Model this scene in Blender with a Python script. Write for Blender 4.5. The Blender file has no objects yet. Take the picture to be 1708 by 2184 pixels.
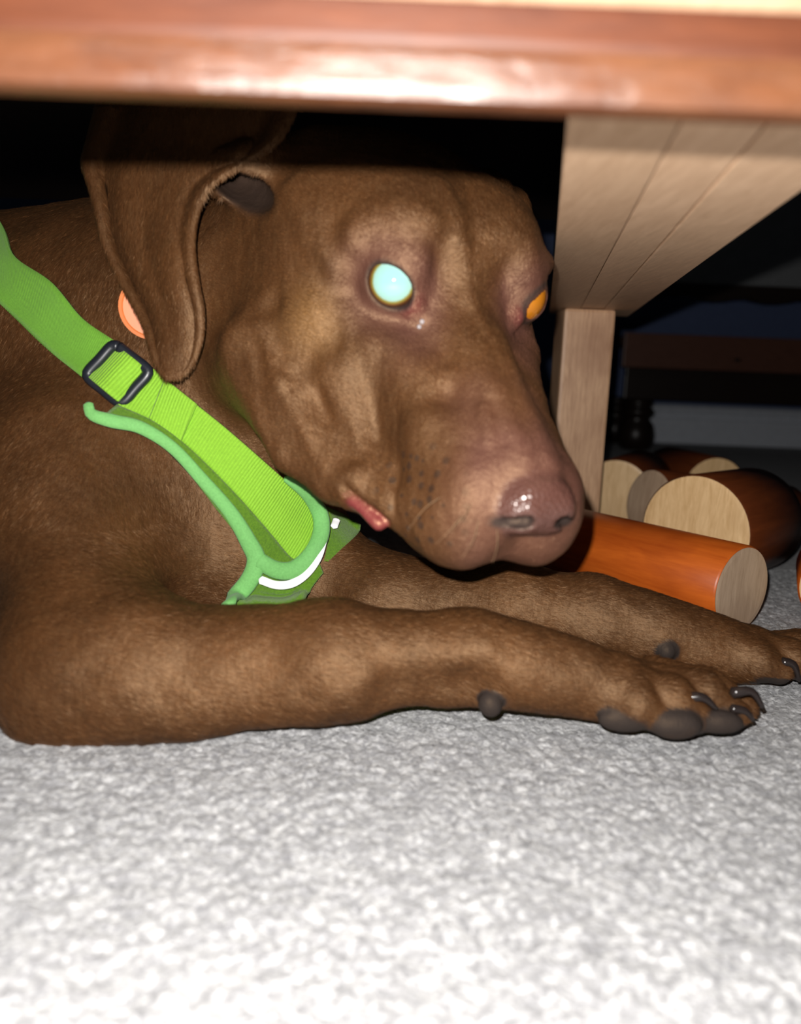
import bpy, bmesh, math, random
import numpy as np
from mathutils import Vector, Matrix

# ------------------------------------------------------------------ camera
W, H, F = 1708.0, 2184.0, 1700.0
CAM_H = 0.1475
PITCH = math.radians(9.85)
ROLL = math.radians(2.3)
CAM = np.array([0.0, 0.0, CAM_H])
FWD = np.array([0, math.cos(PITCH), -math.sin(PITCH)])
_R0 = np.array([1.0, 0, 0]); _U0 = np.array([0, math.sin(PITCH), math.cos(PITCH)])
RIGHT = math.cos(ROLL)*_R0 + math.sin(ROLL)*_U0
UP = math.cos(ROLL)*_U0 - math.sin(ROLL)*_R0

scene = bpy.context.scene
col = scene.collection
cam_data = bpy.data.cameras.new('camera'); cam = bpy.data.objects.new('camera', cam_data); col.objects.link(cam)
cam_data.sensor_fit = 'HORIZONTAL'; cam_data.sensor_width = 36.0; cam_data.lens = 36.0*F/W
cam_data.clip_start = 0.005; cam_data.clip_end = 50
cam.matrix_world = Matrix(((RIGHT[0], UP[0], -FWD[0], CAM[0]), (RIGHT[1], UP[1], -FWD[1], CAM[1]),
                           (RIGHT[2], UP[2], -FWD[2], CAM[2]), (0, 0, 0, 1)))
cam_data.dof.use_dof = True; cam_data.dof.focus_distance = 0.44; cam_data.dof.aperture_fstop = cam_data.lens/4.2
scene.camera = cam

# ------------------------------------------------------------------ world, flash, exposure
world = bpy.data.worlds.new('world'); scene.world = world; world.use_nodes = True
world.node_tree.nodes['Background'].inputs[0].default_value = (0.75, 0.85, 1.0, 1)
world.node_tree.nodes['Background'].inputs[1].default_value = 0.006
fl = bpy.data.lights.new('phone_flash', 'POINT'); fl.energy = 10.4; fl.shadow_soft_size = 0.0025; fl.color = (1.0, 0.97, 0.93)
flo = bpy.data.objects.new('phone_flash', fl); col.objects.link(flo)
flo.location = Vector(CAM - 0.010*RIGHT + 0.0210*UP - 0.004*FWD)
scene.view_settings.view_transform = 'Standard'; scene.view_settings.look = 'None'
scene.view_settings.exposure = 0.0; scene.view_settings.gamma = 1.0; scene.view_settings.use_curve_mapping = False

# ------------------------------------------------------------------ helpers
def P(px, py, d):                       # picture position + distance along the view axis -> world
    return CAM + d*(FWD + (px-W/2)/F*RIGHT - (py-H/2)/F*UP)
def ray(px, py):
    v = FWD + (px-W/2)/F*RIGHT - (py-H/2)/F*UP
    return v/np.linalg.norm(v)
def G(px, py, z=0.0):                   # where the line of sight meets height z
    v = FWD + (px-W/2)/F*RIGHT - (py-H/2)/F*UP
    return CAM + (z-CAM_H)/v[2]*v
def norm(v): v = np.asarray(v, float); return v/np.linalg.norm(v)

def link(o, parent=None):
    col.objects.link(o)
    if parent is not None:
        o.parent = parent
        o.matrix_parent_inverse = Matrix.Translation(-parent.location) if parent.type == 'EMPTY' else Matrix.Identity(4)
    return o
def tag(o, label=None, cat=None, group=None, kind=None):
    if label: o['label'] = label
    if cat: o['category'] = cat
    if group: o['group'] = group
    if kind: o['kind'] = kind
    return o
def empty(name, loc):
    o = bpy.data.objects.new(name, None); o.empty_display_size = 0.01; o.location = Vector(loc); col.objects.link(o); return o
def mesh_obj(name, verts, faces, mat, parent=None, smooth=True):
    me = bpy.data.meshes.new(name); me.from_pydata([tuple(map(float, v)) for v in verts], [], [tuple(map(int, f)) for f in faces]); me.update()
    o = bpy.data.objects.new(name, me); me.materials.append(mat)
    if smooth: me.polygons.foreach_set('use_smooth', [True]*len(me.polygons))
    return link(o, parent)
def bm_obj(name, bm, mat, parent=None, smooth=False):
    me = bpy.data.meshes.new(name); bm.normal_update(); bm.to_mesh(me); bm.free(); me.materials.append(mat)
    if smooth: me.polygons.foreach_set('use_smooth', [True]*len(me.polygons))
    return link(bpy.data.objects.new(name, me), parent)
def hexa(name, c8, mat, parent=None, bevel=0.001):
    """box from 8 corners: bottom ring then top ring"""
    bm = bmesh.new(); v = [bm.verts.new(tuple(map(float, c))) for c in c8]
    for f in ((0,1,2,3), (4,5,6,7), (0,1,5,4), (1,2,6,5), (2,3,7,6), (3,0,4,7)): bm.faces.new([v[i] for i in f])
    bmesh.ops.recalc_face_normals(bm, faces=bm.faces)
    if bevel: bmesh.ops.bevel(bm, geom=list(bm.edges), offset=bevel, segments=2, profile=0.6, affect='EDGES')
    return bm_obj(name, bm, mat, parent)
def box(name, x0, x1, y0, y1, z0, z1, mat, parent=None, bevel=0.001):
    return hexa(name, [(x0,y0,z0),(x1,y0,z0),(x1,y1,z0),(x0,y1,z0),(x0,y0,z1),(x1,y0,z1),(x1,y1,z1),(x0,y1,z1)], mat, parent, bevel)
def lathe(name, prof, c, mat, parent=None, seg=24):
    vs, fs = [], []
    for r, z in prof:
        for k in range(seg):
            a = 2*math.pi*k/seg; vs.append((c[0]+r*math.cos(a), c[1]+r*math.sin(a), c[2]+z))
    for i in range(len(prof)-1):
        for k in range(seg):
            fs.append((i*seg+k, i*seg+(k+1)%seg, (i+1)*seg+(k+1)%seg, (i+1)*seg+k))
    fs.append(list(range(seg))[::-1]); fs.append([(len(prof)-1)*seg+k for k in range(seg)])
    return mesh_obj(name, vs, fs, mat, parent)
def spline(pts, n):
    """Catmull-Rom resample of a polyline of any dimension, even in chord length"""
    p = np.asarray(pts, float)
    if len(p) == 2: return p[0] + np.linspace(0, 1, n)[:, None]*(p[1]-p[0])
    q = np.vstack([2*p[0]-p[1], p, 2*p[-1]-p[-2]])
    t = np.linspace(0, 1, 20, endpoint=False)[:, None]; out = []
    for i in range(1, len(q)-2):
        a, b, c, d = q[i-1], q[i], q[i+1], q[i+2]
        out.append(0.5*((2*b)+(-a+c)*t+(2*a-5*b+4*c-d)*t**2+(-a+3*b-3*c+d)*t**3))
    o = np.vstack(out+[p[-1:]])
    s = np.r_[0, np.cumsum(np.linalg.norm(np.diff(o, axis=0), axis=1))]
    u = np.linspace(0, s[-1], n)
    return np.stack([np.interp(u, s, o[:, k]) for k in range(o.shape[1])], 1)
def tube(name, pts, rad, mat, parent=None, seg=10, flat=1.0, nref=None, cap_round=True):
    """tube along world points; rad scalar or per point; flat squashes along nref"""
    p = np.asarray(pts, float); n = len(p)
    r = np.full(n, rad) if np.isscalar(rad) else np.asarray(rad, float)
    t = np.gradient(p, axis=0); t /= np.linalg.norm(t, axis=1)[:, None]+1e-12
    ref = np.array([0, 0, 1.0]) if nref is None else nref
    vs, fs = [], []
    pp = list(range(n))
    for i in pp:
        rf = ref[i] if np.ndim(ref) == 2 else ref
        a = rf - t[i]*np.dot(rf, t[i])
        if np.linalg.norm(a) < 1e-3: a = np.cross(t[i], [1.0, 0.3, 0.2])
        a = norm(a); b = np.cross(t[i], a)
        for k in range(seg):
            w = 2*math.pi*k/seg; vs.append(p[i]+r[i]*(flat*math.cos(w)*a+math.sin(w)*b))
    for i in range(n-1):
        for k in range(seg):
            fs.append((i*seg+k, i*seg+(k+1)%seg, (i+1)*seg+(k+1)%seg, (i+1)*seg+k))
    vs.append(p[0]-t[0]*r[0]*0.6*cap_round); vs.append(p[-1]+t[-1]*r[-1]*0.6*cap_round)
    for k in range(seg):
        fs.append((len(vs)-2, (k+1)%seg, k)); fs.append((len(vs)-1, (n-1)*seg+k, (n-1)*seg+(k+1)%seg))
    return mesh_obj(name, vs, fs, mat, parent)
def sheet(name, grid, thick, mat, parent=None):
    """closed thin sheet from an (n,m,3) grid, thickened along its normals on both sides"""
    g = np.asarray(grid, float); n, m, _ = g.shape
    nn = np.cross(np.gradient(g, axis=0), np.gradient(g, axis=1)); nn /= np.linalg.norm(nn, axis=2)[..., None]+1e-12
    th = np.broadcast_to(np.asarray(thick, float), (n, m))[..., None]
    a = (g+nn*th/2).reshape(-1, 3); b = (g-nn*th/2).reshape(-1, 3); N = n*m; fs = []
    for i in range(n-1):
        for j in range(m-1):
            q = (i*m+j, (i+1)*m+j, (i+1)*m+j+1, i*m+j+1)
            fs.append(q); fs.append(tuple(N+k for k in q[::-1]))
    bd = [i*m for i in range(n)]+[(n-1)*m+j for j in range(1, m)]+[i*m+m-1 for i in range(n-2, -1, -1)]+[j for j in range(m-2, 0, -1)]
    for i in range(len(bd)):
        u, v = bd[i], bd[(i+1) % len(bd)]; fs.append((v, u, N+u, N+v))
    if parent == 'raw': return np.vstack([a, b]), fs
    o = mesh_obj(name, np.vstack([a, b]), fs, mat, parent)
    su = np.zeros((n, m)); su[1:] = np.cumsum(np.linalg.norm(np.diff(g, axis=0), axis=2), 0)
    A = o.data.attributes.new('su', 'FLOAT', 'POINT'); A.data.foreach_set('value', np.tile(su.ravel(), 2).astype(np.float32)); return o

# ------------------------------------------------------------------ materials
class NT:
    def __init__(s, name):
        s.m = bpy.data.materials.new(name); s.m.use_nodes = True; s.t = s.m.node_tree; s.n = s.t.nodes
        s.b = s.n['Principled BSDF']; s.c = s.n.new('ShaderNodeTexCoord')
    def node(s, typ, ins=None, **kw):
        x = s.n.new(typ)
        for k, v in kw.items(): setattr(x, k, v)
        for k, v in (ins or {}).items():
            if hasattr(v, 'is_output'): s.t.links.new(v, x.inputs[k])
            else: x.inputs[k].default_value = v
        return x
    def noise(s, scale, detail=3, vec=None, rough=0.55, dist=0.0):
        return s.node('ShaderNodeTexNoise', {'Vector': vec or s.c.outputs['Object'], 'Scale': scale, 'Detail': detail, 'Roughness': rough, 'Distortion': dist}).outputs['Fac']
    def mapping(s, scale, rot=(0, 0, 0), vec=None):
        return s.node('ShaderNodeMapping', {'Vector': vec or s.c.outputs['Object'], 'Scale': scale, 'Rotation': rot}).outputs[0]
    def ramp(s, fac, stops):
        r = s.n.new('ShaderNodeValToRGB'); s.t.links.new(fac, r.inputs[0]); e = r.color_ramp.elements
        while len(e) < len(stops): e.new(0.5)
        for x, (p, c) in zip(e, stops): x.position = p; x.color = tuple(c)+(1,)
        return r.outputs[0]
    def math(s, op, a, b=0.0, c=None, clamp=False):
        x = s.n.new('ShaderNodeMath'); x.operation = op; x.use_clamp = clamp
        for i, v in enumerate((a, b, c)):
            if v is None: continue
            if hasattr(v, 'is_output'): s.t.links.new(v, x.inputs[i])
            else: x.inputs[i].default_value = v
        return x.outputs[0]
    def mix(s, fac, a, b, blend='MIX'):
        x = s.n.new('ShaderNodeMix'); x.data_type = 'RGBA'; x.blend_type = blend
        for i, v in ((0, fac), (6, a), (7, b)):
            if hasattr(v, 'is_output'): s.t.links.new(v, x.inputs[i])
            else: x.inputs[i].default_value = v if i == 0 else tuple(v)+(1,)
        return x.outputs[2]
    def set(s, **kw):
        for k, v in kw.items():
            i = s.b.inputs[k.replace('_', ' ')]
            if hasattr(v, 'is_output'): s.t.links.new(v, i)
            else: i.default_value = tuple(v)+(1,) if isinstance(v, tuple) and len(v) == 3 and i.type == 'RGBA' else v
        return s
    def bump(s, h, strength=0.3, dist=0.001):
        b = s.node('ShaderNodeBump', {'Height': h, 'Strength': strength, 'Distance': dist}); s.t.links.new(b.outputs[0], s.b.inputs['Normal']); return s
    def attr(s, name):
        return s.node('ShaderNodeAttribute', attribute_name=name).outputs['Fac']

def wood(name, dark, light, axis=(1, 1, 1), rough=0.45, blot=None, spec=0.4, scale=60, bump=0.15):
    m = NT(name); v = m.mapping(axis)
    n1 = m.noise(scale, 6, v, 0.65, 0.6); n2 = m.noise(scale*4, 4, v)
    c = m.ramp(m.math('ADD', m.math('MULTIPLY', n1, 0.75), m.math('MULTIPLY', n2, 0.25)), [(0.3, dark), (0.7, light)])
    if blot: c = m.mix(m.math('MULTIPLY', m.ramp(m.noise(14, 3), [(0.5, (0, 0, 0)), (0.72, (1, 1, 1))]), 0.8), c, blot)
    m.set(Base_Color=c, Roughness=rough, Specular_IOR_Level=spec); m.bump(n1, bump, 0.0006); return m.m
M = {}
M['pale'] = wood('pale_wood', (0.52, 0.33, 0.20), (0.74, 0.51, 0.335), (6, 0.6, 6), 0.5)
M['pale2'] = wood('pale_wood_tan', (0.46, 0.29, 0.175), (0.64, 0.44, 0.285), (6, 0.6, 6), 0.5)
M['post'] = wood('oak_post', (0.34, 0.18, 0.095), (0.68, 0.43, 0.26), (7, 7, 0.5), 0.45, (0.30, 0.15, 0.08))
M['rail'] = wood('dark_red_wood', (0.034, 0.0072, 0.0017), (0.068, 0.0180, 0.0048), (0.7, 5, 5), 0.55, spec=0.25, scale=50, bump=0.4)
M['rail_low'] = wood('worn_red_wood', (0.036, 0.0098, 0.0030), (0.076, 0.0250, 0.0088), (1.2, 4, 4), 0.36, (0.11, 0.046, 0.020), 0.5, 70, 1.0)
M['black_under'] = wood('black_underside', (0.004, 0.003, 0.003), (0.008, 0.006, 0.005), (1, 4, 4), 0.8)
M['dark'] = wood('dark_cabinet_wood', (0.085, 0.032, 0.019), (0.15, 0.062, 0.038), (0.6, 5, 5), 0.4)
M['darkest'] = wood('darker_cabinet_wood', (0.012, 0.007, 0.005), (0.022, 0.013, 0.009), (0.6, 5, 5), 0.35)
M['orange'] = wood('orange_stained_wood', (0.36, 0.060, 0.006), (0.60, 0.13, 0.014), (4, 4, 0.5), 0.38, (0.30, 0.05, 0.006), 0.35, 25, 0.05)
M['brown'] = wood('dark_stained_wood', (0.075, 0.017, 0.005), (0.15, 0.036, 0.009), (4, 4, 0.5), 0.4, None, 0.35, 25, 0.05)
M['endgrain'] = wood('pale_end_grain', (0.58, 0.35, 0.15), (0.88, 0.61, 0.33), (5, 0.7, 1), 0.4, (0.62, 0.40, 0.2), 0.5, 55, 0.25)
M['endgrain2'] = wood('grey_end_grain', (0.34, 0.23, 0.15), (0.55, 0.40, 0.28), (5, 0.7, 1), 0.3, (0.30, 0.19, 0.12), 0.6, 45, 0.25)

m = NT('carpet'); v = m.node('ShaderNodeTexVoronoi', {'Vector': m.c.outputs['Object'], 'Scale': 520.0}).outputs['Color']
g1 = m.math('ADD', m.math('MULTIPLY', m.noise(650, 2), 0.5), m.math('MULTIPLY', m.noise(170, 3), 0.5))
lum = m.math('ADD', m.math('MULTIPLY', g1, 0.7), m.math('MULTIPLY', v, 0.3))
c = m.ramp(lum, [(0.3, (0.17, 0.17, 0.18)), (0.48, (0.30, 0.30, 0.31)), (0.66, (0.50, 0.50, 0.505))])
m.set(Base_Color=c, Roughness=0.95, Specular_IOR_Level=0.1, Sheen_Weight=0.15); m.bump(m.noise(600, 3), 0.7, 0.002); M['carpet'] = m.m
def flat(name, c, rough=0.8, **kw):
    m = NT(name); n = m.noise(60, 3); m.set(Base_Color=m.mix(n, tuple(x*0.85 for x in c), tuple(min(1, x*1.1) for x in c)), Roughness=rough, **kw); M[name] = m.m; return m.m
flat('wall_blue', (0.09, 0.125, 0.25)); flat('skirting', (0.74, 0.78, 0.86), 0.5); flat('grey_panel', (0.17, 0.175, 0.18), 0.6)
flat('buckle', (0.012, 0.014, 0.02), 0.35); flat('claw', (0.018, 0.013, 0.012), 0.18); flat('metal', (0.6, 0.6, 0.6), 0.3, Metallic=1.0)
flat('tag_orange', (0.62, 0.17, 0.045), 0.4); flat('whisker_hair', (0.25, 0.16, 0.09), 0.4); flat('tear', (0.75, 0.7, 0.72), 0.05, Transmission_Weight=0.6)

# ------------------------------------------------------------------ setting: carpet floor, wall, skirting
random.seed(3); rng = np.random.default_rng(5)
def fbm(x, y, seed, cell, octs=3):
    out = np.zeros_like(x); amp = 1.0; tot = 0
    for o in range(octs):
        r = np.random.default_rng(seed+o); tab = r.random((256, 256)); u = x/cell; v = y/cell
        i = np.floor(u).astype(int); j = np.floor(v).astype(int); a = u-i; b = v-j; a = a*a*(3-2*a); b = b*b*(3-2*b)
        t = lambda p, q: tab[p % 256, q % 256]
        out += amp*((t(i, j)*(1-a)+t(i+1, j)*a)*(1-b)+(t(i, j+1)*(1-a)+t(i+1, j+1)*a)*b); tot += amp; amp *= 0.55; cell /= 2
    return out/tot
def build_floor():
    xs = np.concatenate([[-2.5, -1.2, -0.6], np.arange(-0.34, 0.40, 0.0013), [0.7, 1.2, 2.5]])
    ys = np.concatenate([[-1.2, -0.4, 0.05], np.arange(0.10, 0.66, 0.0013), [0.8, 1.2, 1.6, 2.15]])
    X, Y = np.meshgrid(xs, ys, indexing='ij')
    z = (fbm(X, Y, 11, 0.0026, 2)-0.5)*0.0030 + (fbm(X, Y, 31, 0.02, 2)-0.5)*0.002
    z[(X < -0.33) | (X > 0.39) | (Y < 0.11) | (Y > 0.65)] = 0
    z -= 0.0015
    n, mm = X.shape; idx = np.arange(n*mm).reshape(n, mm)
    f = np.stack([idx[:-1, :-1], idx[1:, :-1], idx[1:, 1:], idx[:-1, 1:]], -1).reshape(-1, 4)
    me = bpy.data.meshes.new('floor'); V = np.stack([X, Y, z], -1).reshape(-1, 3)
    me.vertices.add(len(V)); me.vertices.foreach_set('co', V.ravel().astype(np.float32))
    me.loops.add(f.size); me.loops.foreach_set('vertex_index', f.ravel().astype(np.int32)); me.polygons.add(len(f))
    me.polygons.foreach_set('loop_start', np.arange(0, f.size, 4, dtype=np.int32)); me.polygons.foreach_set('use_smooth', np.ones(len(f), bool)); me.update(calc_edges=True)
    o = bpy.data.objects.new('floor', me); me.materials.append(M['carpet']); link(o)
    tag(o, 'grey short pile carpet under the dog and table', kind='structure')
build_floor()
WY = 2.05
w = box('wall_back', -2.5, 2.5, WY, WY+0.1, -0.01, 2.0, M['wall_blue'], bevel=0); tag(w, 'dark blue back wall behind the cabinet', kind='structure')
# skirting board with a moulded top line
prof = [(0, 0), (-0.016, 0), (-0.016, 0.062), (-0.012, 0.066), (-0.012, 0.074), (-0.016, 0.078), (-0.010, 0.092), (0, 0.098)]
vs = [(x, WY+a, b) for x in (-2.5, 2.5) for a, b in prof]; k = len(prof)
sk = mesh_obj('baseboard_back', vs, [(i, (i+1) % k, k+(i+1) % k, k+i) for i in range(k)], M['skirting'], smooth=False); tag(sk, 'pale grey moulded baseboard along the back wall', kind='structure')

# ------------------------------------------------------------------ low table
ZR = CAM_H + 0.0495                       # lowest edge of the front rail
ZB = CAM_H + 0.0610                       # underside of the plank panel
def plane_pt(px, py, z): return G(px, py, z)
tb = empty('low_table', (0.2, 0.6, 0.0)); tag(tb, 'low wooden table with dark red front rail, pale plank underside and square leg', 'table')
YR = 0.158
def rail_piece(name, y0, y1, z0, z1, mat, bevel):
    return box(name, -0.30, 0.13, y0, y1, z0, z1, mat, tb, bevel)
ZT = 0.292                                # underside of the table top
rp = rail_piece('front_rail', YR+0.001, YR+0.0085, ZR+0.0095, ZT, M['rail'], 0.002)
rl = rail_piece('rail_moulding', YR-0.001, YR+0.0075, ZR, ZR+0.0100, M['rail_low'], 0.0025)
rail_piece('pale_lipping', YR-0.022, YR+0.0012, ZR+0.0172, ZR+0.032, M['pale'], 0.002)
LM, FL, RM, FR = G(1196, 400, ZB), G(1172, 655, ZB), G(1708, 408, ZB), G(1346, 670, ZB)
def along(a, b, y): return a+(b-a)*(y-a[1])/(b[1]-a[1])
YN, YF = YR+0.0090, max(FL[1], FR[1])+0.03
nl, nr, bl, br = along(LM, FL, YN), along(RM, FR, YN), along(LM, FL, YF), along(RM, FR, YF)
fl_, fr_ = along(LM, FL, YR-0.03), along(RM, FR, YR-0.03)
hexa('table_top', [(p[0]+dx, p[1], z) for z in (ZT, ZT+0.02) for p, dx in ((fl_, -0.45), (fr_, 0.0), (br, 0.0), (bl, -0.52))], M['darkest'], tb, 0.003)
hexa('side_rail', [(p[0]+dx, p[1], z) for z in (ZB+0.012, ZT) for p, dx in ((nl, 0.0), (nl, 0.012), (bl, 0.012), (bl, 0.0))], M['darkest'], tb, 0.001)
fr = [0.0, 0.36, 0.63, 1.0]
for i in range(3):
    a0, a1 = fr[i]+0.003*(i > 0), fr[i+1]-0.003*(i < 2); z0 = ZB+(0.0, 0.0005, 0.0)[i]
    q = [nl+(nr-nl)*a0, nl+(nr-nl)*a1, bl+(br-bl)*a1, bl+(br-bl)*a0]
    hexa('underside_plank', [(p[0], p[1], z0) for p in q]+[(p[0], p[1], ZB+0.012) for p in q], M['pale' if i != 0 else 'pale2'], tb, 0.0006)
pa, pb = G(1203, 657, ZB), G(1317, 660, ZB); YP = 0.5*(pa[1]+pb[1])
hexa('leg', [(pa[0], YP, 0), (pb[0], YP, 0), (pb[0], YP+0.045, 0), (pa[0], YP+0.045, 0), (pa[0], YP, ZB), (pb[0], YP, ZB), (pb[0], YP+0.045, ZB), (pa[0], YP+0.045, ZB)], M['post'], tb, 0.003)

# ------------------------------------------------------------------ dark cabinet against the back wall
YC = 1.74
def at_y(px, py, y=None):
    v = ray(px, py); return CAM+v*((YC if y is None else y)-CAM[1])/v[1]
cb = empty('cabinet', (at_y(1500, 940)[0]+0.2, YC, 0)); tag(cb, 'dark wooden cabinet with open shelf and turned bun feet by the blue wall', 'cabinet')
xl = at_y(1326, 800)[0]; xr = xl+1.1; zz = lambda y: at_y(1520, y)[2]
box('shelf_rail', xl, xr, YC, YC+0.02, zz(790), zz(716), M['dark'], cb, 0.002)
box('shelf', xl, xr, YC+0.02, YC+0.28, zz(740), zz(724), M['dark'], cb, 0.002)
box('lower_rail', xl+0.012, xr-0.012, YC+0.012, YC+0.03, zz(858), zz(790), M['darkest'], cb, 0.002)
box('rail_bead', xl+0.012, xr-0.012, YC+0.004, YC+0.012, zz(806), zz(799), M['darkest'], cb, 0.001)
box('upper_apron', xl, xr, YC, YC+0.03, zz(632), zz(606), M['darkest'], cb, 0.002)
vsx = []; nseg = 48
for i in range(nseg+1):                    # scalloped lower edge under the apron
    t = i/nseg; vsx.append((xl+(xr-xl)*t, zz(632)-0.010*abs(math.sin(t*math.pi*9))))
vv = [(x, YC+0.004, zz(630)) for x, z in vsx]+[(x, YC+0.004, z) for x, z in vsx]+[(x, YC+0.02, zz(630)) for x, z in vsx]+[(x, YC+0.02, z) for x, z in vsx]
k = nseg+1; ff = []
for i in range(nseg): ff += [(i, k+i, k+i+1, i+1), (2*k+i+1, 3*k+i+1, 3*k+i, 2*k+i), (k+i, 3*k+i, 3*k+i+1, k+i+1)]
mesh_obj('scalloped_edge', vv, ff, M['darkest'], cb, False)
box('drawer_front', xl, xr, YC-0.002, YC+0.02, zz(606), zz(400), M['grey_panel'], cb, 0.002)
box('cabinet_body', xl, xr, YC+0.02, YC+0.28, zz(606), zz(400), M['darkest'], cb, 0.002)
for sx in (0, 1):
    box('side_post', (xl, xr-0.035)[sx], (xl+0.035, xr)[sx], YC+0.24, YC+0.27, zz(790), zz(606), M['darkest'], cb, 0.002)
kn = at_y(1571, 768, YC); lathe('bun_knob', [(0.002, -0.004), (0.006, -0.003), (0.007, 0), (0.006, 0.003), (0.002, 0.004)], (kn[0], YC-0.003, kn[2]), M['darkest'], cb, 12)
ZF = zz(858); ft = at_y(1372, 900)
fp = [(0.020, 0), (0.030, 0.004), (0.036, 0.018), (0.037, 0.03), (0.033, 0.045), (0.024, 0.056), (0.026, 0.059), (0.032, 0.064), (0.033, 0.069), (0.028, 0.074), (0.024, 0.076), (0.028, 0.080), (0.030, 0.085), (0.026, 0.09)]
fp = [(r*1.12, z*ZF/0.09) for r, z in fp]
for cx_, cy_ in ((ft[0], YC+0.05), (xr-0.06, YC+0.05), (ft[0], YC+0.24), (xr-0.06, YC+0.24)):
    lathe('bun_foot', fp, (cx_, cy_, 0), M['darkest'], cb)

# ------------------------------------------------------------------ stained wooden cylinders on the carpet
def cylinder(label, end, axis, r, length, side, cap):
    """end: centre of the face towards us, axis: outward direction of that face"""
    a = norm(axis); e = np.asarray(end, float); o = empty('wooden_cylinder', (e-a*length/2)*[1, 1, 0]); tag(o, label, 'wood cylinder', 'stained wooden cylinders on the carpet')
    u = norm(np.cross(a, [0, 0, 1.0])); w = np.cross(u, a); seg = 56
    def ring(c, rr): return [c+rr*(math.cos(2*math.pi*k/seg)*u+math.sin(2*math.pi*k/seg)*w) for k in range(seg)]
    b = e-a*length; rows = [ring(b, r-0.0012), ring(b+a*0.0012, r), ring(e-a*0.0012, r), ring(e, r-0.0012)]
    vs = [p for q in rows for p in q]; fs = []
    for i in range(3):
        for k in range(seg): fs.append((i*seg+k, (i+1)*seg+k, (i+1)*seg+(k+1)%seg, i*seg+(k+1)%seg))
    R = Matrix((u, w, a)).transposed().to_4x4(); T = Matrix.Translation(Vector(e))@R; Ti = T.inverted()
    def put(name, vs, fs, mat, sm):
        ob = mesh_obj(name, [Ti@Vector(p) for p in vs], fs, mat, None, sm); ob.parent = o; ob.matrix_parent_inverse = Matrix.Translation(-o.location); ob.matrix_basis = T
    put('shaft', vs, fs, side, True)
    for c, s in ((e, 1), (b, -1)):
        rg = ring(c+a*s*0.0001, r-0.0012); rg2 = ring(c+a*s*0.0004, r-0.004)
        vs2 = rg+rg2; f2 = [(k, (k+1)%seg, seg+(k+1)%seg, seg+k)[::1] for k in range(seg)]+[tuple(range(seg, 2*seg))]
        if s < 0: f2 = [f[::-1] for f in f2]
        put('end_face', vs2, f2, cap, False)
r = 0.0272; g = G(1582, 1258, r)
cylinder('bright orange stained wooden cylinder in front, beside the outstretched far paw', g, (0.56, -0.83, 0), r, 0.20, M['orange'], M['endgrain2'])
c0 = P(1477, 1162, 0.585)
cylinder('thick dark stained wooden cylinder with large pale round end behind the orange one', [c0[0], c0[1], 0.042], (-0.72, -0.69, 0), 0.042, 0.095, M['brown'], M['endgrain'])
c1 = P(1383, 1075, 0.70)
cylinder('slim dark wooden cylinder with greyish end lying behind the thick one', c1, (-0.90, -0.36, 0.10), 0.031, 0.16, M['brown'], M['endgrain2'])
c2 = P(1312, 1058, 0.80)
cylinder('pale ended wooden cylinder half hidden behind the table leg', [c2[0], c2[1], 0.036], (-0.45, -0.89, 0), 0.036, 0.13, M['brown'], M['endgrain'])
c3 = P(1530, 1056, 0.86)
cylinder('farthest wooden cylinder, only its upper half moon end showing', [c3[0], c3[1]+0.01, 0.036], (0.10, -0.99, 0), 0.036, 0.12, M['brown'], M['endgrain'])
c4 = P(1790, 1325, 0.50)
cylinder('wooden cylinder at the right picture edge, only its orange rim showing', [c4[0], c4[1], 0.026], (-0.42, -0.9, 0), 0.026, 0.07, M['orange'], M['endgrain'])

# ------------------------------------------------------------------ the dog: one continuous skin grown from a distance field
def smin(a, b, k):
    h = np.maximum(k-np.abs(a-b), 0)/k; return np.minimum(a, b)-h*h*k*0.25
def smax(a, b, k): return -smin(-a, -b, k)
def basis(y, zhint=(0, 0, 1)):
    y = norm(y); x = norm(np.cross(y, zhint)); return np.stack([x, y, np.cross(x, y)], 1)
def cols(p): return np.asfortranarray(p, dtype=np.float32)       # column-major single precision: fast per-axis arithmetic
def ell(p, c, r, R=None):
    x, y, z = (p[:, k]-float(c[k]) for k in range(3))
    if R is not None: x, y, z = (x*float(R[0, k])+y*float(R[1, k])+z*float(R[2, k]) for k in range(3))
    x, y, z = x/float(r[0]), y/float(r[1]), z/float(r[2]); k0 = np.sqrt(x*x+y*y+z*z)
    x, y, z = x/float(r[0]), y/float(r[1]), z/float(r[2]); k1 = np.sqrt(x*x+y*y+z*z)+np.float32(1e-9)
    return k0*(k0-1)/k1
def ball(p, c): x, y, z = (p[:, k]-float(c[k]) for k in range(3)); return np.sqrt(x*x+y*y+z*z)
def cone(p, a, b, ra, rb):
    a = [float(v) for v in a]; ab = [float(v)-u for u, v in zip(a, b)]; l2 = sum(v*v for v in ab)
    x, y, z = (p[:, k]-a[k] for k in range(3)); t = np.clip((x*ab[0]+y*ab[1]+z*ab[2])*(1.0/l2), 0, 1)
    x -= t*ab[0]; y -= t*ab[1]; z -= t*ab[2]
    return np.sqrt(x*x+y*y+z*z)-(float(ra)+float(rb-ra)*t)
def chain(p, pts, rad, k):
    d = None
    for i in range(len(pts)-1):
        c = cone(p, pts[i], pts[i+1], rad[i], rad[i+1]); d = c if d is None else smin(d, c, k)
    return d

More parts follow.
